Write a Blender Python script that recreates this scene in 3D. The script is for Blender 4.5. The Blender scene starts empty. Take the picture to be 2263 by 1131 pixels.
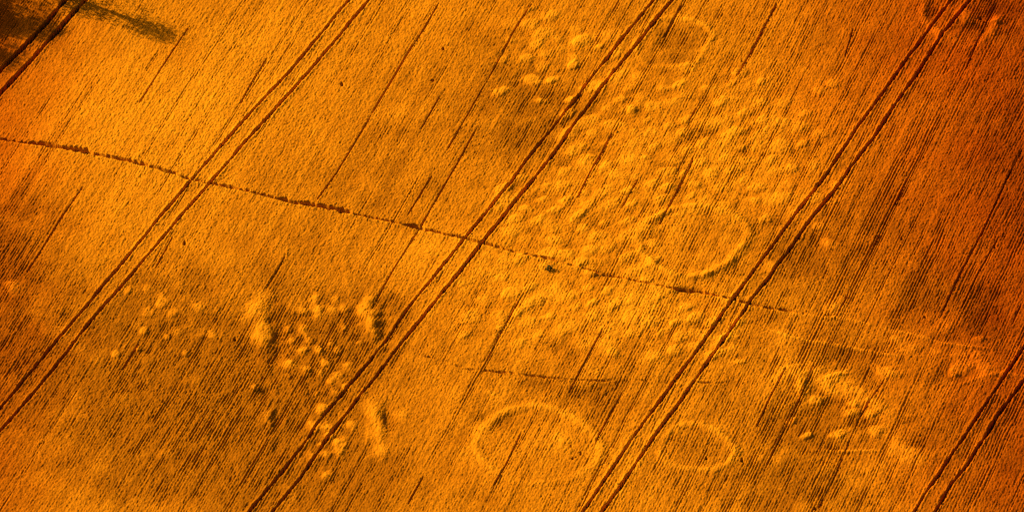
import bpy, math, random
import numpy as np

# ------------------------------------------------------------------ camera, light, exposure
SC = bpy.context.scene
ELEV, DIST, WID = math.radians(40.0), 525.0, 88.0          # look-down angle, metres to the field's middle, metres across the frame
CANOPY = 0.85                                             # height of the standing crop
FW, FH = 2263.0, 1131.0                                   # size of the survey grid the field was traced on
CAM_POS = np.array([0.0, -DIST * math.cos(ELEV), CANOPY + DIST * math.sin(ELEV)])
cam_d = bpy.data.cameras.new('camera')
cam_d.sensor_width = 36.0
cam_d.lens = 36.0 * DIST / WID
cam_d.clip_start, cam_d.clip_end = 1.0, 12000.0
cam = bpy.data.objects.new('camera', cam_d)
cam.location = CAM_POS
cam.rotation_euler = (math.radians(90) - ELEV, 0, 0)
SC.collection.objects.link(cam)
SC.camera = cam

SUN_EL, SUN_TRAVEL = math.radians(27.0), math.radians(-30.0)   # sun height; heading in which the shadows fall
w = bpy.data.worlds.new('World')
SC.world = w
w.use_nodes = True
nt = w.node_tree
sky = nt.nodes.new('ShaderNodeTexSky')
sky.sky_type = 'NISHITA'
sky.sun_disc = False
sky.sun_elevation = SUN_EL
sky.dust_density = 5.0
to_sun = (-math.cos(SUN_TRAVEL), -math.sin(SUN_TRAVEL))
sky.sun_rotation = math.atan2(to_sun[0], to_sun[1])
bg = nt.nodes['Background']
nt.links.new(sky.outputs[0], bg.inputs[0])
bg.inputs[1].default_value = 0.05
sd = bpy.data.lights.new('sun', 'SUN')
sd.energy = 5.0
sd.angle = math.radians(0.5)
sd.color = (1.0, 0.86, 0.66)
sun = bpy.data.objects.new('sun', sd)
sun.rotation_euler = (math.radians(90) - SUN_EL, 0, math.atan2(to_sun[1], to_sun[0]) + math.radians(90))
sun.location = (-60, 40, 60)
SC.collection.objects.link(sun)
SC.view_settings.view_transform = 'Standard'
SC.view_settings.look = 'None'
SC.view_settings.gamma = 1.0
SC.view_settings.use_curve_mapping = False
SC.view_settings.exposure = 0.66
SC.cycles.use_denoising = False
SC.cycles.max_bounces = 4
SC.cycles.diffuse_bounces = 1

# ------------------------------------------------------------------ helpers
def sstep(a, b, x):
    t = np.clip((x - a) / (b - a), 0, 1)
    return t * t * (3 - 2 * t)

def vnoise(x, y, s, seed):
    """smooth value noise in -1..1 with cells of s metres"""
    x = np.asarray(x, np.float32) / s + 7.31 * (seed % 13)
    y = np.asarray(y, np.float32) / s + 3.77 * (seed % 17)
    r = np.random.RandomState(seed).uniform(-1, 1, (512, 512)).astype(np.float32)
    xi, yi = np.floor(x), np.floor(y)
    fx, fy = x - xi, y - yi
    fx, fy = fx * fx * (3 - 2 * fx), fy * fy * (3 - 2 * fy)
    xi, yi = xi.astype(np.int64) % 512, yi.astype(np.int64) % 512
    x1, y1 = (xi + 1) % 512, (yi + 1) % 512
    return (r[xi, yi] * (1 - fx) + r[x1, yi] * fx) * (1 - fy) + (r[xi, y1] * (1 - fx) + r[x1, y1] * fx) * fy

def fbm(x, y, s, seed, o=3):
    return sum(vnoise(x, y, s / 2 ** k, seed + k) * 0.55 ** k for k in range(o)) / 1.6

def ground_at(uv, z):
    """survey-grid position -> ground position at height z"""
    uv = np.atleast_2d(np.array(uv, float))
    f = FW * DIST / WID
    a, b = (uv[:, 0] - FW / 2) / f, -(uv[:, 1] - FH / 2) / f
    d = np.stack([a, math.cos(ELEV) + b * math.sin(ELEV), -math.sin(ELEV) + b * math.cos(ELEV)], 1)
    t = (z - CAM_POS[2]) / d[:, 2]
    return (CAM_POS[None, :2] + t[:, None] * d[:, :2])

MPX = WID / FW
def flat(uv): return ground_at(uv, CANOPY)

# gentle swells invented to brighten or darken parts of the field: (survey x, y, radius across, radius deep, rise)
ROLL = [(300, 230, 420, 400, .55), (120, 860, 330, 330, -.35), (640, 880, 250, 260, -.30), (1230, 240, 190, 170, -.22),
        (1560, 420, 330, 260, .25), (1905, 800, 130, 120, -.10), (1200, 960, 260, 200, .14), (1720, 1060, 240, 130, -.12)]
ROLLW = [(flat((a, b))[0], c * MPX, d * MPX / math.sin(ELEV), e) for a, b, c, d, e in ROLL]
def terrain(x, y):
    z = 1.2 + 0.10 * vnoise(x, y, 17.0, 5) + 0.05 * vnoise(x, y, 8.0, 6)
    for (c, rx, ry, e) in ROLLW:
        z = z + e * np.exp(-((x - c[0]) / rx) ** 2 - ((y - c[1]) / ry) ** 2)
    q = np.clip(x - 29.0, 0, 22)
    return z - 0.0046 * q * q                              # invented fall to the right, shaped to darken that edge

def at(uv):
    """survey position -> place on the crop canopy, following the terrain"""
    uv = np.atleast_2d(np.array(uv, float))
    p = flat(uv)
    for _ in range(4):
        z = terrain(p[:, 0], p[:, 1]) + CANOPY
        p = np.concatenate([ground_at(uv[i:i + 1], z[i]) for i in range(len(uv))])
    return p

ROW_DIR = math.radians(70.2)                              # heading of the drill rows
EU = np.array([math.cos(ROW_DIR), math.sin(ROW_DIR)])
EV = np.array([math.sin(ROW_DIR), -math.cos(ROW_DIR)])
TRAM = math.radians(63.3)

# ------------------------------------------------------------------ what was traced on the field
WHEEL = {
 '1L': [(0, 156), (71, 87), (145, 0)], '1R': [(0, 209), (141, 53), (189, 0)],
 '2L': [(772, 0), (712, 73), (636, 163), (560, 242), (428, 393), (354, 480), (283, 566), (177, 692), (113, 766), (71, 816), (0, 901)],
 '2R': [(816, 0), (712, 124), (636, 210), (560, 294), (474, 393), (386, 494), (294, 603), (212, 695), (152, 770), (117, 816), (71, 871), (0, 952)],
 '3L': [(1447, 0), (1362, 103), (1277, 212), (1188, 322), (1132, 400), (1091, 450), (1023, 533), (977, 588), (900, 685), (843, 763), (808, 805), (709, 926), (666, 986), (613, 1053), (560, 1120)],
 '3R': [(1486, 0), (1415, 90), (1372, 141), (1284, 255), (1224, 340), (1176, 400), (1158, 423), (1069, 533), (1002, 618), (935, 699), (882, 763), (822, 841), (758, 922), (709, 989), (659, 1060), (606, 1125)],
 '4L': [(2103, 0), (2059, 57), (2003, 134), (1957, 198), (1896, 279), (1868, 325), (1829, 382), (1787, 437), (1737, 503), (1663, 603), (1595, 695), (1546, 766), (1475, 862), (1394, 975), (1340, 1056), (1291, 1127)],
 '4R': [(2144, 0), (2087, 71), (2024, 170), (1981, 226), (1932, 304), (1879, 370), (1847, 420), (1797, 480), (1762, 526), (1698, 614), (1652, 674), (1588, 766), (1535, 841), (1440, 975), (1394, 1042), (1333, 1127)],
 '5L': [(2261, 770), (2211, 844), (2162, 918), (2098, 1014), (2048, 1085), (2024, 1127)],
 '5R': [(2261, 844), (2208, 915), (2137, 1028), (2102, 1070), (2070, 1127)]}
WHEEL_LABEL = {
 '1L': 'outermost dark wheel track in the shaded top left corner', '1R': 'wheel track bounding the shaded top left corner on its right',
 '2L': 'upper wheel track of the long pair crossing the footpath at left', '2R': 'lower wheel track of the long pair crossing the footpath at left',
 '3L': 'left wheel track of the pair running through the middle of the field', '3R': 'right wheel track of the pair running through the middle of the field',
 '4L': 'left wheel track of the pair passing between the big ring and the small ring', '4R': 'right wheel track of the pair passing above the small round ring',
 '5L': 'left wheel track of the pair cutting the bottom right corner', '5R': 'right wheel track of the pair cutting the bottom right corner'}
WHEEL_W = {'1L': .21, '1R': .21, '2L': .11, '2R': .11, '3L': .11, '3R': .125, '4L': .115, '4R': .125, '5L': .095, '5R': .115}
PATHS = [
 ([(-60, 300), (0, 308), (60, 316), (130, 326), (210, 341), (300, 360), (360, 376), (421, 396), (500, 412), (560, 425), (640, 447), (700, 456), (790, 474), (890, 495),
   (940, 508), (1000, 520), (1060, 536), (1120, 552), (1200, 570), (1280, 590), (1340, 607), (1410, 622), (1480, 636), (1540, 644), (1600, 656), (1663, 672), (1700, 680), (1770, 691), (1840, 698)],
  'trodden footpath slanting across the whole field over the wheel tracks', .12, 'footpath'),
 ([(940, 786), (990, 800), (1030, 814), (1075, 819), (1140, 824), (1185, 830), (1215, 834), (1260, 838), (1320, 840), (1400, 838), (1460, 843), (1530, 845), (1600, 845)],
  'faint thin animal trail above the two bottom rings', .075, 'animal_trail')]
# thin gaps where a drill row missed: points, half width
FURROW = [
 ([(1721, 0), (1663, 110), (1627, 173)], .06, 'missed drill row right of the top ring'),
 ([(1512, 0), (1482, 57), (1462, 92)], .055, 'missed drill row cutting into the top ring from the frame edge'),
 ([(1362, 279), (1298, 393), (1273, 444)], .05, 'missed drill row in the mottled crop right of the middle wheel tracks'),
 ([(1542, 233), (1521, 272)], .04, 'short missed drill row below the top ring'),
 ([(1535, 343), (1524, 370), (1454, 504)], .065, 'bold missed drill row running down into the big central ring'),
 ([(1415, 388), (1369, 469)], .04, 'thin missed drill row left of the bold one entering the central ring'),
 ([(1158, 645), (1100, 748), (1080, 788)], .05, 'missed drill row ending above the animal trail'),
 ([(1335, 722), (1291, 804), (1252, 876)], .06, 'missed drill row crossing the animal trail above the largest bottom ring'),
 ([(1383, 851), (1326, 957), (1309, 996)], .045, 'missed drill row brushing the right side of the largest bottom ring'),
 ([(942, 1039), (896, 1124)], .055, 'short missed drill row at the bottom left of the largest ring'),
 ([(1158, 943), (1119, 1025), (1083, 1085)], .05, 'missed drill row inside the left part of the largest bottom ring'),
 ([(2013, 381), (1964, 476), (1925, 557), (1900, 606)], .06, 'bold missed drill row right of the fourth wheel track pair'),
 ([(2263, 322), (2225, 396), (2176, 504), (2123, 603), (2070, 717)], .06, 'long missed drill row along the russet right margin'),
 ([(2261, 664), (2233, 724)], .05, 'short missed drill row at the right margin above the corner tracks'),
 ([(2208, 522), (2158, 611), (2120, 690)], .04, 'broken missed drill row beside the long one at the right margin'),
 ([(1741, 805), (1705, 872), (1668, 950)], .055, 'missed drill row right of the small ring'),
 ([(1804, 802), (1776, 862), (1737, 940), (1690, 1036)], .05, 'missed drill row through the pale patches right of the small ring'),
 ([(1889, 53), (1865, 133)], .04, 'short missed drill row near the top between ring and tracks'),
 ([(425, 50), (382, 113), (329, 195), (300, 240)], .045, 'missed drill row at the tip of the tree shadow'),
 ([(598, 117), (555, 184), (528, 236)], .045, 'missed drill row left of the second track pair near the top'),
 ([(974, 0), (942, 57), (907, 110), (843, 216), (800, 290), (747, 377), (696, 448)], .05, 'long missed drill row reaching down to the footpath'),
 ([(981, 198), (924, 297)], .045, 'short missed drill row right of the long one in the upper field'),
 ([(1181, 0), (1135, 71), (1100, 138), (1055, 276 - 60), (984, 340)], .05, 'missed drill row left of the dark patch in the upper field'),
 ([(1058, 276), (1006, 370), (960, 448), (928, 504), (878, 582), (815, 690)], .05, 'missed drill row crossing the footpath left of the middle wheel tracks'),
 ([(960, 381), (896, 483)], .045, 'thin missed drill row ending at the footpath'),
 ([(191, 402), (134, 483), (81, 568), (53, 610)], .05, 'missed drill row below the footpath at the left margin'),
 ([(318, 738), (262, 830)], .045, 'missed drill row in the dull lower left crop'),
 ([(638, 554), (581, 650)], .045, 'missed drill row above the left mound group'),
 ([(390, 507), (340, 600)], .04, 'missed drill row tight beside the second track pair'),
 ([(1804, 1131), (1850, 1040), (1900, 920), (1960, 830)], .04, 'faint missed drill row in the lower right crop'),
 ([(2205, 0), (2160, 92), (2130, 165)], .06, 'missed drill row in the top right corner'),
 ([(1880, 640), (1840, 715)], .04, 'faint missed drill row by the end of the footpath')]
# low rings of taller, paler crop: points, width, rise, label
RINGS = [
 ([(1052, 985), (1061, 958), (1077, 937), (1102, 916), (1131, 903), (1162, 897), (1201, 899), (1236, 907), (1277, 927), (1312, 957), (1329, 986), (1326, 1012), (1300, 1037), (1262, 1055), (1224, 1064), (1180, 1068), (1137, 1062), (1090, 1039), (1061, 1009)], True, .36, .26,
  'largest pale ring of raised crop at the bottom centre'),
 ([(1457, 995), (1466, 968), (1484, 949), (1516, 936), (1551, 938), (1589, 954), (1618, 977), (1627, 999), (1612, 1023), (1574, 1038), (1510, 1034), (1469, 1015)], True, .30, .24,
  'small pale ring of raised crop around a dark centre beside the wheel track'),
 ([(1441, 486), (1430, 501), (1414, 532), (1416, 558), (1438, 577), (1462, 594), (1492, 609), (1521, 613), (1551, 609), (1581, 598), (1612, 579), (1638, 550), (1656, 518), (1646, 490), (1618, 474), (1585, 466), (1555, 458), (1520, 457), (1480, 463)], True, .36, .46,
  'wide pale ring of raised crop in the mottled field above the footpath'),
 ([(1405, 88), (1414, 68), (1440, 46), (1477, 38), (1503, 42), (1537, 47), (1563, 59), (1576, 76), (1570, 92), (1558, 112), (1542, 137), (1510, 146), (1480, 150), (1450, 150), (1429, 145), (1414, 128), (1407, 108)], True, .30, .22,
  'faint ring of raised crop at the top beside the middle wheel tracks'),
 ([(2056, -20), (2042, 6), (2037, 30), (2046, 52), (2068, 66), (2088, 78), (2110, 90), (2136, 106), (2165, 100), (2190, 75), (2205, 40)], False, .34, .22,
  'partial ring of raised crop cut by the frame in the top right corner'),
 ([(2135, 780), (2148, 775), (2165, 780), (2170, 790), (2160, 800), (2143, 801), (2133, 792)], True, .18, .15,
  'tiny pale ring of raised crop left of the corner wheel tracks')]
# long low ridges of taller crop
RIDGES = [
 ([(1700, 728), (1751, 746), (1800, 755), (1845, 761), (1881, 769), (1950, 781), (1990, 788)], .2, .2, 'thin pale ridge of crop below the end of the footpath'),
 ([(1960, 728), (2026, 741), (2084, 758), (2130, 765), (2180, 770)], .2, .17, 'thin pale ridge of crop running towards the right margin'),
 ([(1800, 992), (1860, 997), (1945, 996)], .2, .2, 'short pale ridge below the patchy crop at lower right'),
 ([(2085, 842), (2120, 848), (2160, 836), (2210, 826), (2275, 832)], .26, .11, 'pale ridge of crop under the dark patch leading to the right margin'),
 ([(1840, 699), (1900, 712), (1955, 726)], .2, .14, 'faint pale ridge carrying on from the end of the footpath'),
 ([(2165, 50), (2182, 48), (2225, 47)], .2, .16, 'short ridge of crop in the top right corner'),
 ([(1060, 862), (1085, 868), (1110, 880)], .3, .12, 'short pale ridge above the left side of the largest ring'),
 ([(755, 560), (765, 600), (775, 650)], .3, .05, 'short upright ridge above the right mound')]
# mounds: (survey x, y, radius across, radius deep, lean, rise, label)
MOUNDS = [
 (823, 724, 20, 38, -.12, .5, 'tall upright mound of pale crop touching the middle wheel track'),
 (808, 676, 13, 22, .35, .28, 'pale mound just above the tall upright mound'),
 (582, 750, 26, 46, -.14, .42, 'broad upright mound of crop at the left of the mound group'),
 (572, 678, 18, 22, .4, .26, 'pale mound above the broad left mound'),
 (592, 922, 19, 18, 0, .40, 'round bright mound left of the middle tracks near the bottom'),
 (594, 976, 14, 16, 0, .34, 'smaller bright mound below the round one near the bottom'),
 (829, 912, 16, 26, -.3, .38, 'upright pale mound right of the middle tracks near the bottom'),
 (839, 950, 16, 16, 0, .36, 'bright mound below the upright one right of the middle tracks'),
 (843, 992, 12, 16, 0, .2, 'faint mound lowest in the column right of the middle tracks'),
 (564, 855, 12, 9, 0, .3, 'small bright mound at the left beside a dark hollow'),
 (601, 848, 13, 9, 0, .26, 'small pale mound right of the dark hollow'),
 (1242, 973, 17, 13, -.3, .22, 'low bright mound inside the largest ring'),
 (28, 633, 12, 11, 0, .22, 'pale tuft mound at the left margin'),
 (1842, 678, 16, 13, .2, .24, 'bright mound at the end of the footpath'),
 (1772, 847, 14, 22, -.2, .4, 'bright upright mound by a missed drill row at lower right'),
 (1828, 850, 14, 14, -.4, .3, 'bright mound second from the left in the lower right patches'),
 (1850, 829, 20, 6, .3, .22, 'slim streak of raised crop among the lower right patches'),
 (1886, 868, 26, 17, -.3, .32, 'widest bright patch of raised crop at lower right'),
 (1941, 893, 20, 17, -.4, .34, 'bright patch with a dark heart at lower right'),
 (1882, 910, 14, 8, 0, .24, 'small bright patch under the widest patch at lower right'),
 (1940, 950, 20, 10, 0, .26, 'flat oval bright patch at lower right'),
 (1979, 825, 16, 8, 0, .2, 'small bright patch alone under the thin ridge'),
 (2013, 1008, 30, 24, -.2, .2, 'wide pale rise left of the corner wheel tracks'),
 (2178, 816, 20, 14, -.3, .24, 'pale rise beside the tiny ring at right'),
 (2134, 34, 16, 14, 0, .22, 'pale rise between corner tracks in the top right ring'),
 (2072, 72, 12, 12, 0, .22, 'pale rise between the wheel tracks under the top right ring'),
 (1234, 86, 11, 8, 0, .25, 'left bright spot of the upper pair beside the dark patch'),
 (1279, 94, 12, 9, 0, .25, 'right bright spot of the upper pair beside the dark patch'),
 (1273, 131, 13, 10, 0, .25, 'bright spot below the upper pair beside the dark patch'),
 (1195, 223, 13, 9, 0, .25, 'bright spot inside the dark patch in the upper field'),
 (1397, 240, 13, 10, 0, .28, 'bright spot right of the middle tracks in the upper field'),
 (1295, 365, 20, 16, 0, .22, 'pale patch right of the middle tracks above the footpath'),
 (1412, 598, 22, 9, .2, .26, 'bright patch between footpath and the left of the central ring'),
 (1308, 578, 13, 10, 0, .22, 'bright patch just above the footpath left of the central ring'),
 (1106, 712, 20, 16, 0, .24, 'left pale patch of the cluster above the animal trail'),
 (1160, 690, 18, 14, 0, .22, 'right pale patch of the cluster above the animal trail'),
 (1700, 590, 12, 11, 0, .2, 'bright patch between the fourth pair of wheel tracks'),
 (1835, 540, 14, 9, -.2, .22, 'bright spot alone in the darker crop right of the fourth pair')]
PITS = [(700, 657), (702, 683), (734, 684), (762, 681), (671, 726), (643, 751), (668, 774), (707, 774), (744, 772), (643, 801), (769, 804), (675, 826), (708, 825), (748, 826),
        (739, 866), (712, 900), (689, 937), (721, 944), (684, 974), (686, 1002), (721, 1004), (751, 976), (751, 997), (776, 937), (891, 916), (721, 1050),
        (329, 688), (382, 690), (361, 664), (393, 733), (439, 679)]
PIT_LABEL = ['small bright tuft mound topmost in the central dotted group', 'small tuft mound second from the top of the dotted group', 'left of two neighbouring tuft mounds in the upper dotted row',
 'right end tuft mound in the upper dotted row', 'tuft mound above and right of the broad left mound', 'tuft mound close beside the shadow of the broad left mound', 'left tuft mound in the middle row of three',
 'centre tuft mound in the middle row of three', 'wider bright tuft mound at the right end of the middle row', 'tuft mound at the foot of the broad left mound', 'tuft mound left of the dark crop by the wheel track',
 'left tuft mound in the lowest full row of three', 'centre tuft mound in the lowest full row of three', 'right tuft mound in the lowest full row of three', 'tuft mound hugging the left of the middle wheel tracks',
 'tuft mound below the lowest full row', 'tuft mound left of the middle tracks level with the round mound', 'tuft mound between the middle wheel tracks', 'upper tuft mound left of the tracks near the bottom',
 'lower tuft mound left of the tracks near the bottom', 'bright tuft mound right of the tracks near the bottom', 'upper of two tuft mounds right of the tracks near the bottom', 'lower of two tuft mounds right of the tracks near the bottom',
 'tuft mound in the dark crop left of the upright mound', 'tuft mound right of the column of bright mounds', 'lowest tuft mound near the bottom edge', 'left tuft mound in the dull crop far left',
 'middle tuft mound in the dull crop far left', 'highest tuft mound in the dull crop far left', 'lowest tuft mound in the dull crop far left', 'rightmost tuft mound in the dull crop far left']
# the swarm of small pale tufts, denser over the buried settlement: (x, y, rx, ry, lean, strength)
def scatter():
    rs = random.Random(8); out = []
    zones = [((1640, 330), (190, 170), 62, 'the swarm beside the fourth track pair'),
             ((1400, 330), (150, 150), 46, 'the swarm beside the middle wheel tracks'),
             ((1290, 490), (170, 90), 40, 'the swarm left of the central ring'),
             ((1230, 690), (190, 85), 34, 'the swarm directly below the footpath'),
             ((1500, 720), (130, 80), 22, 'the patch above the small ring'),
             ((1230, 110), (120, 85), 22, 'the patch by the top edge'),
             ((1880, 900), (130, 90), 9, 'the bright lower right patches'),
             ((2090, 760), (120, 60), 9, 'the ridges at the right margin'),
             ((700, 830), (110, 160), 24, 'the dotted mounds at lower left'),
             ((370, 720), (130, 90), 9, 'the dull crop far left')]
    for (c, q, n, lab) in zones:
        k = 0
        for _ in range(n * 40):
            if k >= n: break
            a, b = rs.gauss(0, .55), rs.gauss(0, .55)
            if abs(a) > 1.1 or abs(b) > 1.1: continue
            x, y = c[0] + a * q[0], c[1] + b * q[1]
            if y < 8: continue
            if any(((x - o[0]) / (24 if c[0] < 1000 else 37)) ** 2 + ((y - o[1]) / (20 if c[0] < 1000 else 25)) ** 2 < 1 for o in out): continue
            if ((x - 1530) / 105) ** 2 + ((y - 535) / 70) ** 2 < 1 and rs.random() < .8: continue
            small = c[0] < 1000
            rx = rs.uniform(6, 9) if small else rs.choice((rs.uniform(9, 14), rs.uniform(12, 17), rs.uniform(15, 23)))
            out.append((x, y, rx, rx * (.8 if small else rs.uniform(.5, .72)), 0 if small else rs.uniform(.0, .7), rs.uniform(.4, 1.15), lab)); k += 1
    return out
SWARM = scatter()
def tuft_labels():
    # each tuft is told apart by its size, its shape and where it lies in its patch
    out = []
    for z in dict.fromkeys(t[6] for t in SWARM):
        m = [t for t in SWARM if t[6] == z]
        xs, ys = sorted(t[0] for t in m), sorted(t[1] for t in m)
        ss = sorted(t[2] for t in m); n = len(m)
        seen = {}
        for t in sorted(m, key=lambda q: q[1]):
            big = 'broad' if t[2] > ss[2 * n // 3] else ('medium' if t[2] > ss[n // 3] else 'small')
            form = 'slanting' if t[4] > .42 else ('tilted' if t[4] > .2 else 'level')
            if t[5] > .92: form = 'bright ' + form
            hor = 'left' if t[0] <= xs[n // 3] else ('right' if t[0] > xs[2 * n // 3] else 'middle')
            ver = 'upper' if t[1] <= ys[n // 3] else ('lower' if t[1] > ys[2 * n // 3] else 'central')
            lab = f'{big} {form} pale tuft, {ver} {hor} of {z}'
            seen.setdefault(lab, []).append(t)
        for lab, ts in seen.items():
            for i, t in enumerate(ts):
                pre = '' if len(ts) == 1 else ('higher ' if i == 0 else 'lower ') if len(ts) == 2 else ('highest ', 'middle ', 'lowest ')[min(i, 2)]
                out.append(t[:6] + (pre + lab, 'pale tufts in ' + z))
    return out
SWARM = tuft_labels()
# thin, dull crop and hollows, plus shade painted beside mounds and inside rings: (x, y, rx, ry, thinness, sink)
DULL_SHADE = [(1235, 215, 110, 85, .62, .0), (1150, 190, 60, 40, .4, 0), (1180, 300, 90, 70, .45, 0), (600, 900, 190, 150, .85, .0), (560, 1010, 240, 110, .7, .0), (330, 960, 160, 110, .65, 0), (430, 840, 170, 90, .4, 0), (700, 760, 150, 110, .7, .02),
        (610, 772, 14, 48, .6, .16), (850, 735, 16, 40, .7, .2), (800, 775, 45, 22, .7, .1), (870, 690, 50, 50, .5, 0), (340, 760, 150, 110, .65, 0), (50, 780, 130, 130, .8, 0), (60, 470, 110, 60, .3, 0), (20, 560, 70, 120, .35, 0), (1895, 800, 70, 32, .6, .03), (1800, 925, 90, 50, .75, 0), (1905, 935, 30, 24, .7, .02), (1840, 890, 26, 12, .7, .03), (1830, 985, 60, 20, .6, .02), (1510, 640, 34, 6, 1., .10), (1330, 608, 40, 6, .7, .06),
        (2110, 828, 42, 20, .6, .06), (2040, 985, 36, 28, .85, .06), (2190, 690, 50, 45, .9, .03), (2050, 660, 110, 50, .4, 0), (1535, 985, 50, 26, .4, .03), (1120, 928, 55, 22, .6, .07), (1490, 90, 50, 40, .3, .02), (2062, 26, 18, 26, .7, .06), (2200, 20, 70, 45, .8, .03),
        (1700, 1060, 150, 60, .6, .02), (1850, 1080, 120, 40, .4, 0), (720, 1080, 160, 60, .6, .0), (587, 862, 15, 9, .9, .22), (612, 925, 10, 16, .6, .16), (856, 925, 12, 24, .7, .18), (1880, 560, 170, 90, .35, 0), (1745, 560, 50, 40, .4, 0), (1330, 490, 45, 30, .4, .03),
        (1345, 880, 60, 45, .4, 0), (1290, 870, 45, 15, .5, .03), (1210, 850, 45, 14, .4, .04), (1150, 440, 60, 40, .3, 0), (860, 300, 90, 60, .25, 0), (2240, 400, 60, 160, .4, 0), (2215, 950, 60, 120, .3, 0), (1600, 300, 90, 60, .25, 0), (1520, 725, 60, 30, .4, .02),
        (1860, 790, 40, 14, .6, .05), (40, 60, 130, 90, .8, 0), (15, 700, 60, 200, .4, 0), (1660, 690, 40, 30, .4, .02), (2160, 60, 40, 14, .6, .06)]
BRIGHT = [(330, 250, 330, 220, .35), (650, 120, 200, 120, .2), (1560, 370, 220, 150, .12), (1530, 520, 90, 70, .06), (1180, 985, 100, 60, .12), (900, 560, 160, 60, .15), (1400, 690, 200, 60, .3), (1150, 610, 160, 40, .25), (1700, 200, 120, 140, .2), (1960, 640, 100, 60, .1)]
HOLES = [(756, 186, 7, 9), (519, 748, 6, 7), (956, 178, 9, 4), (1640, 136, 4, 4), (1561, 1010, 5, 5), (1640, 1015, 6, 8), (1802, 1121, 6, 6), (2167, 40, 7, 6), (2176, 48, 4, 4), (980, 108, 6, 7),
         (1340, 868, 3, 4), (1262, 985, 4, 4), (1284, 1000, 3, 7), (1265, 1012, 4, 4), (1650, 140, 3, 3), (1993, 526, 5, 5), (2197, 545, 6, 6), (2044, 700, 5, 5), (408, 535, 4, 8)]

# ------------------------------------------------------------------ the crop as a height field on a grid that follows the drill rows
corners = flat([(0, 0), (FW, 0), (FW, FH), (0, FH)])

def inside(x, y, m):
    """true where a ground point lies in the surveyed area grown by m metres"""
    c = corners[[0, 1, 2, 3]]
    ok = np.ones(x.shape, bool)
    cen = c.mean(0)
    for i in range(4):
        a, b = c[i], c[(i + 1) % 4]
        n = np.array([-(b - a)[1], (b - a)[0]]); n = n / np.hypot(*n)
        if np.dot(cen - a, n) < 0: n = -n
        ok &= ((x - a[0]) * n[0] + (y - a[1]) * n[1]) > -m
    return ok

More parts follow.
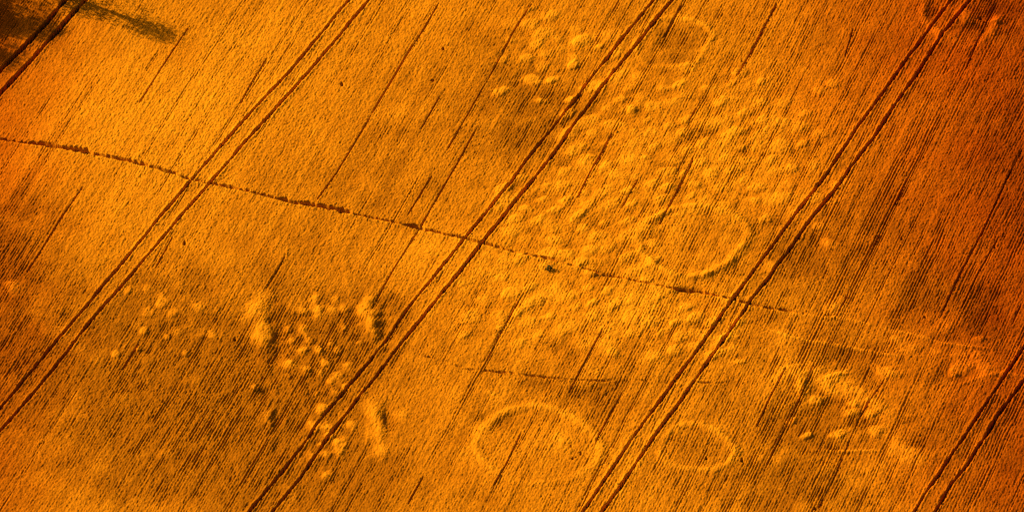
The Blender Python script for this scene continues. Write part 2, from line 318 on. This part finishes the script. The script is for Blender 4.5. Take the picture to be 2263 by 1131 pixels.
class Field:
    def __init__(s, u0, u1, v0, v1, du, dv, fine):
        s.du, s.dv, s.u0, s.v0, s.fine = du, dv, u0, v0, fine
        s.u = np.arange(u0, u1, du, dtype=np.float32); s.v = np.arange(v0, v1, dv, dtype=np.float32)
        s.U, s.V = np.meshgrid(s.u, s.v, indexing='ij')
        r = np.random.RandomState(11)
        ju = r.uniform(-.32, .32, s.U.shape).astype(np.float32) * du
        jv = r.uniform(-.22, .22, s.U.shape).astype(np.float32) * dv
        uu, vv = s.U + ju, s.V + jv
        s.X = uu * EU[0] + vv * EV[0]; s.Y = uu * EU[1] + vv * EV[1]
        s.UU, s.VV = uu, vv
        s.id = np.zeros(s.U.shape, np.int16)
        s.build()

    def window(s, pts, m):
        pu, pv = pts @ EU, pts @ EV
        i0, i1 = int((pu.min() - m - s.u0) / s.du), int((pu.max() + m - s.u0) / s.du) + 2
        j0, j1 = int((pv.min() - m - s.v0) / s.dv), int((pv.max() + m - s.v0) / s.dv) + 2
        i0, j0 = max(i0, 0), max(j0, 0)
        return (slice(i0, max(i1, i0)), slice(j0, max(j1, j0)))

    def dist(s, pts, sl, closed=False):
        x, y = s.X[sl], s.Y[sl]
        best = np.full(x.shape, 1e9, np.float32); al = np.zeros(x.shape, np.float32)
        n = len(pts); L = 0.0
        for i in range(n if closed else n - 1):
            a, b = pts[i], pts[(i + 1) % n]
            d = b - a; l = np.hypot(*d)
            t = np.clip(((x - a[0]) * d[0] + (y - a[1]) * d[1]) / (l * l), 0, 1)
            q = np.hypot(x - a[0] - t * d[0], y - a[1] - t * d[1])
            k = q < best
            best[k] = q[k]; al[k] = (L + t * l)[k]
            L += l
        return best, al, L

    def build(s):
        X, Y, fine = s.X, s.Y, s.fine
        T = terrain(X, Y)
        thin = np.zeros(X.shape, np.float32); bump = np.zeros(X.shape, np.float32)
        ripe = 0.39 + 0.16 * fbm(X, Y, 9.0, 21) + 0.10 * fbm(X, Y, 2.2, 31) + .11 * vnoise(s.UU * .04, s.VV, .75, 33) + .07 * vnoise(s.UU * .03, s.VV, .3, 34)
        k = 1 / math.sin(ELEV)
        def gauss(px, py, rx, ry, lean=0.0):
            c = at((px, py))[0]
            rx, ry = rx * MPX, ry * MPX * k
            sl = s.window(c[None], 2.6 * max(rx, ry))
            dx, dy = X[sl] - c[0], Y[sl] - c[1]
            if abs(lean) > 0: dx, dy = (dx - lean * dy, dy) if ry >= rx else (dx, dy - lean * dx)
            wob = 1 + .55 * vnoise(X[sl], Y[sl], max(.5, .7 * min(rx, ry)), 77)
            return sl, np.exp(-((dx / rx) ** 2 + (dy / ry) ** 2) * wob)
        for (a, b, c, d, t, q) in DULL_SHADE:
            sl, g = gauss(a, b, c, d)
            thin[sl] += t * g; bump[sl] -= q * g  # thinness also carries the painted shade of mounds and rings
        thin *= np.clip(.85 + .75 * fbm(X, Y, 2.0, 23), .2, 1.6)
        for (a, b, c, d, t) in BRIGHT:
            sl, g = gauss(a, b, c, d)
            ripe[sl] += t * g; thin[sl] -= .5 * t * g
        # mottled growth over the buried features in the middle and right of the field
        mot = np.zeros(X.shape, np.float32)
        for (a, b, c, d, t) in [(1500, 330, 330, 230, 1.), (1300, 130, 220, 110, .7), (1300, 520, 260, 110, .9), (1280, 700, 330, 110, .9), (1900, 930, 200, 110, .8), (2080, 760, 160, 90, .5), (1560, 750, 160, 110, .7), (700, 820, 180, 200, .5), (1700, 300, 160, 120, .9), (330, 700, 200, 100, .4)]:
            sl, g = gauss(a, b, c, d); mot[sl] = np.maximum(mot[sl], t * g)
        m1 = vnoise(X * 1.0 + .25 * Y, Y * .8, 1.15, 41); m2 = vnoise(X * .75 - .5 * Y, Y * .9 + .3 * X, .8, 42)
        m3 = vnoise(X, Y, 2.6, 43)
        mm = np.clip(m1 * .6 + m2 * .45 + m3 * .35, -1, 1)
        bump += (0.02 + .05 * mot) * mm
        ripe += (0.08 + .12 * mot) * mm
        thin += (.05 + .3 * mot) * np.clip(-mm, 0, 1)
        bump += .05 * fbm(X, Y, 4.0, 51)
        # rings, ridges, mounds
        nid = 0
        s.names = {}
        def give(sl, mask, name, label, cat, group=None, kind=None):
            nonlocal nid
            nid += 1
            s.names[nid] = (name, label, cat, group, kind)
            v = s.id[sl]; v[mask] = nid; s.id[sl] = v
        for (pts, closed, wd, rise, lab) in RINGS:
            P = at(pts); sl = s.window(P, 2.5)
            d, al, L = s.dist(P, sl, closed)
            var = np.clip(.72 + .55 * vnoise(al, al * 0, 2.3, 61) + .25 * vnoise(X[sl], Y[sl], .6, 62), .1, 1.3)
            low = sstep(P[:, 1].mean() + 1.2, P[:, 1].mean() - 2.6, Y[sl])
            var = var * (1 - .38 * (low if 'central' not in lab and 'mottled' not in lab else .75 * (1 - low)))
            g = np.exp(-(d / (wd * 1.15)) ** 2)
            bump[sl] += .46 * rise * g * var; ripe[sl] += .36 * g * var; thin[sl] -= .4 * g
            give(sl, d < wd * 1.35, 'crop_ring', lab, 'crop mark', 'rings of raised crop')
        for (pts, wd, rise, lab) in RIDGES:
            P = at(pts); sl = s.window(P, 2.0)
            d, al, L = s.dist(P, sl)
            fade = sstep(0, 1.2, al) * sstep(0, 1.2, L - al)
            g = np.exp(-(d / wd) ** 2) * (.35 + .65 * fade)
            bump[sl] += .6 * rise * g; ripe[sl] += 2.6 * rise * g
            give(sl, d < wd * 1.3, 'crop_ridge', lab, 'crop mark', 'low ridges of raised crop')
        for (a, b, c, d, lean, rise, lab) in MOUNDS:
            sl, g = gauss(a, b, c, d, lean)
            k2 = 1.35 if a > 1750 else 1.0
            bump[sl] += .40 * k2 * rise * g; ripe[sl] += .36 * k2 * g; thin[sl] -= .8 * g
            give(sl, g > .3, 'crop_mound', lab, 'crop mark', 'mounds of raised crop')
        for i, (a, b) in enumerate(PITS):
            sl, g = gauss(a, b, 10 + (i * 7) % 4, 8 + (i * 5) % 3)
            q = .45 if a < 450 else 1.0
            bump[sl] += .075 * q * g; ripe[sl] += .36 * q * g; thin[sl] -= .7 * g
            give(sl, g > .3, 'tuft_mound', PIT_LABEL[i], 'crop mark', 'small dotted tufts of raised crop')
        for (a, b, rx, ry, lean, st, lab, grp) in SWARM:
            sl, g = gauss(a, b, rx * 1.2, ry * 1.2, lean)
            give_m = g > .35
            g = .35 * g + .65 * sstep(.2, .8, g)
            bump[sl] += (.10 if rx > 9.5 else .05) * st * g; ripe[sl] += (.52 if rx > 9.5 else .24) * st * g; thin[sl] -= .8 * g
            give(sl, give_m & (s.id[sl] == 0), 'pale_tuft', lab, 'crop mark', grp)
        # drill rows: ridges of ears with gaps between, deeper where the crop is thin
        thin = np.clip(thin, -.3, 1.1)
        wob = .05 * vnoise(s.UU, s.VV * 0.3, 3.0, 71)
        ph = (s.VV + wob) / .238
        ph = ph + .26 * vnoise(s.UU * .02, s.VV, .45, 72) + .12 * vnoise(s.UU * .15, s.VV, .5, 73)
        rowid = np.floor(ph)
        rr = np.random.RandomState(5).uniform(0, 1, 4096).astype(np.float32)
        ri = rowid.astype(np.int64) % 4096
        cut = vnoise(s.UU, rowid * 7.7, 1.1, 81)
        rowamp = (.010 + .048 * np.clip(thin, 0, 1) + .020 * sstep(-14, 25, X)) * (.35 + 1.3 * rr[ri] ** 2) * np.clip(1 + 1.0 * cut, .1, 2)
        prof = np.abs(2 * (ph - rowid) - 1)                # 0 in mid row, 1 in the gap
        h = CANOPY + bump - rowamp * sstep(.25, 1.0, prof) * 1.25
        h -= .10 * np.clip(thin, 0, 1)
        # random longer thin rows
        missed = (rr[(ri * 31 + 7) % 4096] > .83) * sstep(-.25, .5, vnoise(s.UU, rowid * 3.1, 11.0, 91)) * (.45 + .55 * rr[(ri * 17 + 3) % 4096]) * np.clip(.9 + .5 * vnoise(s.UU, rowid * 5.3, 1.2, 92), 0, 1.3)
        h -= .12 * missed * sstep(.35, 1.0, prof)
        # ears: grain of the canopy
        g = np.random.RandomState(3)
        if fine:
            h += g.normal(0, .019, X.shape).astype(np.float32)
            h += .017 * vnoise(s.UU * .70, s.VV, .13, 101) + .009 * vnoise(s.UU * .12, s.VV, .13, 104) + .012 * vnoise(s.UU * .03, s.VV, .16, 105) + .008 * vnoise(s.UU * .6, s.VV, .34, 102)
            h -= .05 * np.clip(vnoise(s.UU * .62, s.VV, .15, 103) - .5, 0, 1) * (1 + 2 * np.clip(thin, 0, 1))
        else:
            h += g.normal(0, .085, X.shape).astype(np.float32)
        for (a, b, c, d) in HOLES:
            sl, q = gauss(a, b, .75 * c, .75 * d)
            h[sl] -= .4 * sstep(.45, .9, q)
        # wheel tracks, paths, missed rows are cut through the crop
        edge = .035 * vnoise(s.UU, s.VV, .35, 111) + .03 * vnoise(s.UU, s.VV, .9, 112)
        floor_h = .20 + .10 * vnoise(X, Y, .5, 113)
        cut_h = np.full(X.shape, 9.0, np.float32)
        trail = np.zeros(X.shape, bool)
        ex = np.array([math.cos(TRAM), math.sin(TRAM)])
        for nm, pts in WHEEL.items():
            P = at(pts)
            o = np.argsort(P @ ex); P = P[o]
            P = np.concatenate([P[:1] - ex * 60, P, P[-1:] + ex * 60])
            sl = s.window(P[1:-1], 3.0) if fine else (slice(None), slice(None))
            al = X[sl] * ex[0] + Y[sl] * ex[1]
            nn = np.array([ex[1], -ex[0]])
            ac = X[sl] * nn[0] + Y[sl] * nn[1]
            seed = 200 + list(WHEEL).index(nm)
            d = np.abs(ac - np.interp(al, P @ ex, P @ nn) + .05 * vnoise(al, al * 0, 2.5, seed)) + edge[sl]
            hw = WHEEL_W[nm] * (1 + .30 * vnoise(al, al * 0, 1.7, seed + 20) + .22 * vnoise(al, al * 0, .5, seed + 21)) + (0 if fine else .06)
            part = np.clip(vnoise(al, al * 0, 3.6, seed + 40), 0, 1) * (.5 if nm[0] in '45' else .22)
            c = floor_h[sl] + part + sstep(hw * .75, hw * 1.15 + .03, d) * 1.0
            cut_h[sl] = np.minimum(cut_h[sl], np.where(d < hw * 1.15 + .03, c, 9))
            lit_lip = np.exp(-((d - hw - .12) / .12) ** 2) * (d > hw)
            h[sl] += .04 * lit_lip
            ripe[sl] += .12 * lit_lip  # paler colour paints a sunlit edge along the track
            give(sl, d < hw * 1.15 + .05, 'wheel_track', WHEEL_LABEL[nm], None, 'wheel tracks of the tramlines', 'structure')
        for (pts, lab, hw0, nm) in PATHS:
            P = at(pts); sl = s.window(P, 2.0)
            d, al, L = s.dist(P, sl)
            d = d + edge[sl] * 1.0
            vn = vnoise(al, al * 0, .9, 301) * .6 + vnoise(al, al * 0, 2.4, 302) * .6
            # signed side: pockets of trampled crop lie on the upper side
            px_a = np.interp(X[sl], P[:, 0], P[:, 1])
            side = np.where(Y[sl] > px_a, 1.0, 0.0)
            if nm == 'footpath':
                early = 1 - sstep(-15, 5, X[sl])
                rag = .5 * vnoise(s.UU[sl], s.VV[sl] * 2, .5, 303) + .5 * vnoise(s.UU[sl], s.VV[sl], .22, 304)
                hw = hw0 * (.6 + .3 * vn + .4 * early) + .13 * rag * (.4 + early) + side * (np.clip(vn + .1, 0, 1) * (.34 * early + .10))
                mound = np.exp(-((d - .28) / .2) ** 2) * (1 - side)
                h[sl] += .07 * mound; ripe[sl] += .22 * mound  # raised lower lip, coloured paler to paint its sunlit side
                dep = np.clip(.36 + .42 * early + .55 * vn + .35 * rag, .10, 1)
                dep *= 1 - .75 * sstep(20, 26, X[sl])
            else:
                hw = hw0 * (.9 + .5 * vn); dep = np.clip(.24 + .36 * vn, .08, .45)
            c = floor_h[sl] * 1.2 + (1 - dep) * (CANOPY - .2) + sstep(hw * .7, hw * 1.2 + .04, d)
            trail[sl] |= (d < hw * 1.2 + .04) & (c < cut_h[sl])
            cut_h[sl] = np.minimum(cut_h[sl], np.where(d < hw * 1.2 + .04, c, 9))
            give(sl, d < hw * 1.2 + .05, nm, lab, None, None, 'structure')
        for i, (pts, hw, lab) in enumerate(FURROW):
            P = at(pts); sl = s.window(P, 1.0)
            d, al, L = s.dist(P, sl)
            fade = sstep(0, 1.6, al) * sstep(0, 1.6, L - al)
            st = np.clip(fade * (.95 + .6 * vnoise(al, al * 0 + i, 1.3, 401)), 0, 1)
            hw = hw * .85
            c = .36 + (1 - st) * .6 + sstep(hw * .8, hw * 1.2 + .03, d)
            cut_h[sl] = np.minimum(cut_h[sl], np.where(d < hw * 1.2 + .03, c, 9))
            give(sl, d < hw + .05, 'missed_row', lab, None, 'missed drill rows', 'structure')
        s.low = np.where(trail, cut_h < .46, cut_h < .64)  # dark soil colour runs up the gap walls, painting in deep shade
        h = np.minimum(h, cut_h)
        s.H = h
        s.Z = (T + h).astype(np.float32)
        rust = sstep(17, 47, X + 2.2 * fbm(X, Y, 7.0, 501) + .12 * Y)  # redder, darker crop towards the side edges, partly painting in lens vignetting
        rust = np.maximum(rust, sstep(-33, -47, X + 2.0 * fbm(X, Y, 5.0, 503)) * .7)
        s.ripe = np.clip(ripe - .72 * np.clip(thin, 0, 1), 0, 1.2).astype(np.float32)  # ripeness together with the painted lit edges and shade
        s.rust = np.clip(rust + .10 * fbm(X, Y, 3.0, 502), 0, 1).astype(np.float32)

    def mesh(s, name, keep, mats):
        """one mesh from the kept cells (bool array of cells)"""
        nu, nv = s.U.shape
        ii, jj = np.nonzero(keep)
        q = np.stack([ii * nv + jj, (ii + 1) * nv + jj, (ii + 1) * nv + jj + 1, ii * nv + jj + 1], 1)[:, ::-1]
        used, inv = np.unique(q, return_inverse=True)
        inv = inv.reshape(q.shape)
        me = bpy.data.meshes.new(name)
        co = np.stack([s.X.ravel()[used], s.Y.ravel()[used], s.Z.ravel()[used]], 1).astype(np.float32)
        me.vertices.add(len(co)); me.vertices.foreach_set('co', co.ravel())
        me.loops.add(q.size); me.loops.foreach_set('vertex_index', inv.ravel().astype(np.int32))
        me.polygons.add(len(q))
        me.polygons.foreach_set('loop_start', np.arange(0, q.size, 4, dtype=np.int32))
        for m in mats: me.materials.append(m)
        lo = s.low.ravel()
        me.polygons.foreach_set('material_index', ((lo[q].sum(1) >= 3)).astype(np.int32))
        me.update(calc_edges=True)
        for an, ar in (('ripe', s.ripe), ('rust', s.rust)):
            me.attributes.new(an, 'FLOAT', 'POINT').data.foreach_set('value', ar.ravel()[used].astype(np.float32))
        o = bpy.data.objects.new(name, me)
        SC.collection.objects.link(o)
        return o

# ------------------------------------------------------------------ materials
def new_mat(name):
    m = bpy.data.materials.new(name); m.use_nodes = True
    b = m.node_tree.nodes['Principled BSDF']
    b.inputs['Roughness'].default_value = .85
    b.inputs['Specular IOR Level'].default_value = .0
    return m, m.node_tree, b

def crop_material():
    m, t, b = new_mat('ripe_cereal')
    N, Lk = t.nodes.new, t.links.new
    ar = N('ShaderNodeAttribute'); ar.attribute_name = 'ripe'
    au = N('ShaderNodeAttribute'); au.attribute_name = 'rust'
    geo = N('ShaderNodeNewGeometry')
    n1 = N('ShaderNodeTexNoise'); n1.inputs['Scale'].default_value = 3.2; n1.inputs['Detail'].default_value = 4
    n2 = N('ShaderNodeTexNoise'); n2.inputs['Scale'].default_value = 11.; n2.inputs['Detail'].default_value = 2
    Lk(geo.outputs['Position'], n1.inputs['Vector']); Lk(geo.outputs['Position'], n2.inputs['Vector'])
    def math_(op, a, b_, c=None):
        q = N('ShaderNodeMath'); q.operation = op
        for i, v in enumerate((a, b_, c)):
            if v is None: continue
            if isinstance(v, (int, float)): q.inputs[i].default_value = v
            else: Lk(v, q.inputs[i])
        return q.outputs[0]
    s1 = math_('MULTIPLY_ADD', n1.outputs[0], .5, -.25)
    s2 = math_('MULTIPLY_ADD', n2.outputs[0], .9, -.45)
    fac = math_('ADD', math_('ADD', ar.outputs['Fac'], s1), s2)
    rp = N('ShaderNodeValToRGB')
    e = rp.color_ramp.elements
    e[0].position, e[0].color = 0.0, (.34, .095, .0015, 1)
    e[1].position, e[1].color = 1.0, (.78, .265, .005, 1)
    x = rp.color_ramp.elements.new(.5); x.color = (.60, .182, .003, 1)
    Lk(fac, rp.inputs[0])
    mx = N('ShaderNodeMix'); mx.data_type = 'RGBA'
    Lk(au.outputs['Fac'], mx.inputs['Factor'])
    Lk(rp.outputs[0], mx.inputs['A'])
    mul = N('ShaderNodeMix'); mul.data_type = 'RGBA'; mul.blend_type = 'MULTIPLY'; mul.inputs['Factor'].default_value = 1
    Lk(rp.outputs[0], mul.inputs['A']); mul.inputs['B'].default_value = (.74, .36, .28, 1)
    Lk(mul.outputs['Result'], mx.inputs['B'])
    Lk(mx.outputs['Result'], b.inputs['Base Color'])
    return m

def soil_shade_material():
    m, t, b = new_mat('soil_and_gap_shade')  # real soil, and the painted shade on gap walls
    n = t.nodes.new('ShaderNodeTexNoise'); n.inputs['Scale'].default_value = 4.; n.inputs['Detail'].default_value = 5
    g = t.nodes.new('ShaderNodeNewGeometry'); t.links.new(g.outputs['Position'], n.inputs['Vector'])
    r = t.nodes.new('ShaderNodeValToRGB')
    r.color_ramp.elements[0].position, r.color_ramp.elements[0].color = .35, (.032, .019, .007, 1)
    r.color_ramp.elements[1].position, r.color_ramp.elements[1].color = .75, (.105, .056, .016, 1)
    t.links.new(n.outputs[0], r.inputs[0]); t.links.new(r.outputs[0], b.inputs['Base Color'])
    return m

def plain(name, a, c, scale=3.0):
    m, t, b = new_mat(name)
    n = t.nodes.new('ShaderNodeTexNoise'); n.inputs['Scale'].default_value = scale; n.inputs['Detail'].default_value = 4
    g = t.nodes.new('ShaderNodeNewGeometry'); t.links.new(g.outputs['Position'], n.inputs['Vector'])
    r = t.nodes.new('ShaderNodeValToRGB')
    r.color_ramp.elements[0].position, r.color_ramp.elements[0].color = .3, a + (1,)
    r.color_ramp.elements[1].position, r.color_ramp.elements[1].color = .7, c + (1,)
    t.links.new(n.outputs[0], r.inputs[0]); t.links.new(r.outputs[0], b.inputs['Base Color'])
    return m

CROP, SOIL_SHADE = crop_material(), soil_shade_material()
LEAF = plain('dark_leaf', (.025, .045, .010), (.07, .09, .02))
BARK = plain('bark', (.05, .035, .02), (.13, .09, .06), 6)

# ------------------------------------------------------------------ large structure: ground and crop
def ground_sheet():
    n = 2500.0
    me = bpy.data.meshes.new('ground')
    me.from_pydata([(-n, -n, 0), (n, -n, 0), (n, n, 0), (-n, n, 0)], [], [(0, 1, 2, 3)])
    me.materials.append(SOIL_SHADE)
    o = bpy.data.objects.new('ground', me); SC.collection.objects.link(o)
    o['kind'] = 'structure'; o['label'] = 'bare brown soil beneath and beyond the standing crop'
ground_sheet()

cu, cv = corners @ EU, corners @ EV
M = 4.5
fine = Field(cu.min() - M, cu.max() + M, cv.min() - M, cv.max() + M, .098, .0584, True)
cen = lambda a: (a[:-1, :-1] + a[1:, 1:]) * .5
ok = inside(cen(fine.X), cen(fine.Y), M)
cid = np.maximum(np.maximum(fine.id[:-1, :-1], fine.id[1:, 1:]), np.maximum(fine.id[1:, :-1], fine.id[:-1, 1:]))
crop = fine.mesh('standing_crop', ok & (cid == 0), (CROP, SOIL_SHADE))
crop['kind'] = 'stuff'; crop['label'] = 'ripe orange cereal crop in fine drill rows filling the field'
for i, (nm, lab, cat, grp, kind) in fine.names.items():
    keep = ok & (cid == i)
    if keep.sum() < 12: continue
    o = fine.mesh(nm, keep, (CROP, SOIL_SHADE))
    o['label'] = lab
    if cat: o['category'] = cat
    if grp: o['group'] = grp
    if kind: o['kind'] = kind
far = Field(-95, 95, -95, 95, .42, .42, False)
out = ~inside(cen(far.X), cen(far.Y), M - .35) & (np.hypot(cen(far.X), cen(far.Y)) < 88)
oc = far.mesh('outer_crop', out, (CROP, SOIL_SHADE))
oc['kind'] = 'stuff'; oc['label'] = 'the same ripe crop carrying on beyond the view'

# ------------------------------------------------------------------ plants
def tube(vs, fs, p, q, r0, r1, n=7):
    p, q = np.array(p, float), np.array(q, float)
    d = (q - p) / np.linalg.norm(q - p)
    a = np.cross(d, (0, 0, 1) if abs(d[2]) < .9 else (1, 0, 0)); a /= np.linalg.norm(a); b = np.cross(d, a)
    o = len(vs)
    for c, r in ((p, r0), (q, r1)):
        for i in range(n):
            t = 2 * math.pi * i / n
            vs.append(tuple(c + r * (math.cos(t) * a + math.sin(t) * b)))
    for i in range(n):
        fs.append((o + i, o + (i + 1) % n, o + n + (i + 1) % n, o + n + i))

def part(name, vs, fs, mat, parent):
    me = bpy.data.meshes.new(name); me.from_pydata(vs, [], fs); me.materials.append(mat)
    o = bpy.data.objects.new(name, me); SC.collection.objects.link(o); o.parent = parent
    return o

def leaves(rng, centres, n, size):
    vs, fs = [], []
    for (c, r) in centres:
        for _ in range(n):
            d = rng.normal(0, 1, 3); d /= np.linalg.norm(d)
            p = np.array(c) + d * r * rng.uniform(.35, 1.0) ** .6
            a = rng.normal(0, 1, 3); a /= np.linalg.norm(a)
            b = np.cross(a, rng.normal(0, 1, 3)); b /= np.linalg.norm(b)
            s_ = size * rng.uniform(.6, 1.3); o = len(vs)
            vs += [tuple(p - a * s_), tuple(p + b * s_ * .5), tuple(p + a * s_), tuple(p - b * s_ * .5)]
            fs.append((o, o + 1, o + 2, o + 3))
    return vs, fs

def tree(xy, height, spread, seed, label, dense=600, leaf=.13):
    rng = np.random.RandomState(seed)
    z0 = 0.0
    root = bpy.data.objects.new('hedgerow_tree', None); root.location = (xy[0], xy[1], z0)
    SC.collection.objects.link(root)
    root['label'] = label; root['category'] = 'tree'; root['group'] = 'trees beside the field'
    vs, fs = [], []
    tube(vs, fs, (0, 0, 0), (.1, 0, height * .35), .32, .22, 9)
    tube(vs, fs, (.1, 0, height * .35), (0, .1, height * .8), .22, .07, 9)
    cs = []
    for i in range(26):
        t = rng.uniform(.28, 1.0); a = rng.uniform(0, 2 * math.pi)
        rad = spread * (1.05 - t) ** .55 * rng.uniform(.3, 1.0)
        c = (rad * math.cos(a), rad * math.sin(a), height * t)
        tube(vs, fs, (0, 0, height * (t * .7)), c, .07, .02, 5)
        cs.append((c, spread * rng.uniform(.24, .42)))
    part('trunk', vs, fs, BARK, root)
    lv, lf = leaves(rng, cs, dense, leaf)
    part('crown', lv, lf, LEAF, root)

def shadow_of(uv, top):
    """foot of a tree of height `top` whose tip throws its shadow on the survey position"""
    p = at(uv)[0]
    l = (top - 2.0) / math.tan(SUN_EL)
    return (p[0] - l * math.cos(SUN_TRAVEL), p[1] - l * math.sin(SUN_TRAVEL))
tree(shadow_of((400, 84), 9.5), 9.5, 3.5, 1, 'slim hedgerow tree whose shadow streaks across the top left of the crop', 140, .11)
tree(shadow_of((112, 74), 12), 12, 5.0, 2, 'broad hedgerow tree shading the top left corner of the crop')
tree(shadow_of((12, 128), 10.5), 10.5, 4.6, 3, 'rounded hedgerow tree at the left shading the corner wheel tracks')

def weed(uv, r, hgt, seed, label):
    rng = np.random.RandomState(seed)
    p = at(uv)[0]
    root = bpy.data.objects.new('thistle_plant', None)
    root.location = (p[0], p[1], float(terrain(p[0], p[1]))); SC.collection.objects.link(root)
    root['label'] = label; root['category'] = 'plant'
    vs, fs = [], []
    tube(vs, fs, (0, 0, 0), (0, 0, hgt * .9), .03, .012, 6)
    cs = []
    for i in range(9):
        a = i * 2.4; t = .45 + .06 * i
        c = (r * .7 * math.cos(a), r * .7 * math.sin(a), hgt * t)
        tube(vs, fs, (0, 0, hgt * t * .6), c, .012, .006, 5); cs.append((c, r * .5))
    part('stem', vs, fs, LEAF, root)
    lv, lf = leaves(rng, cs, 40, .07)
    part('foliage', lv, lf, LEAF, root)
weed((1213, 594), .30, 1.15, 4, 'single dark green weed standing just below the footpath')
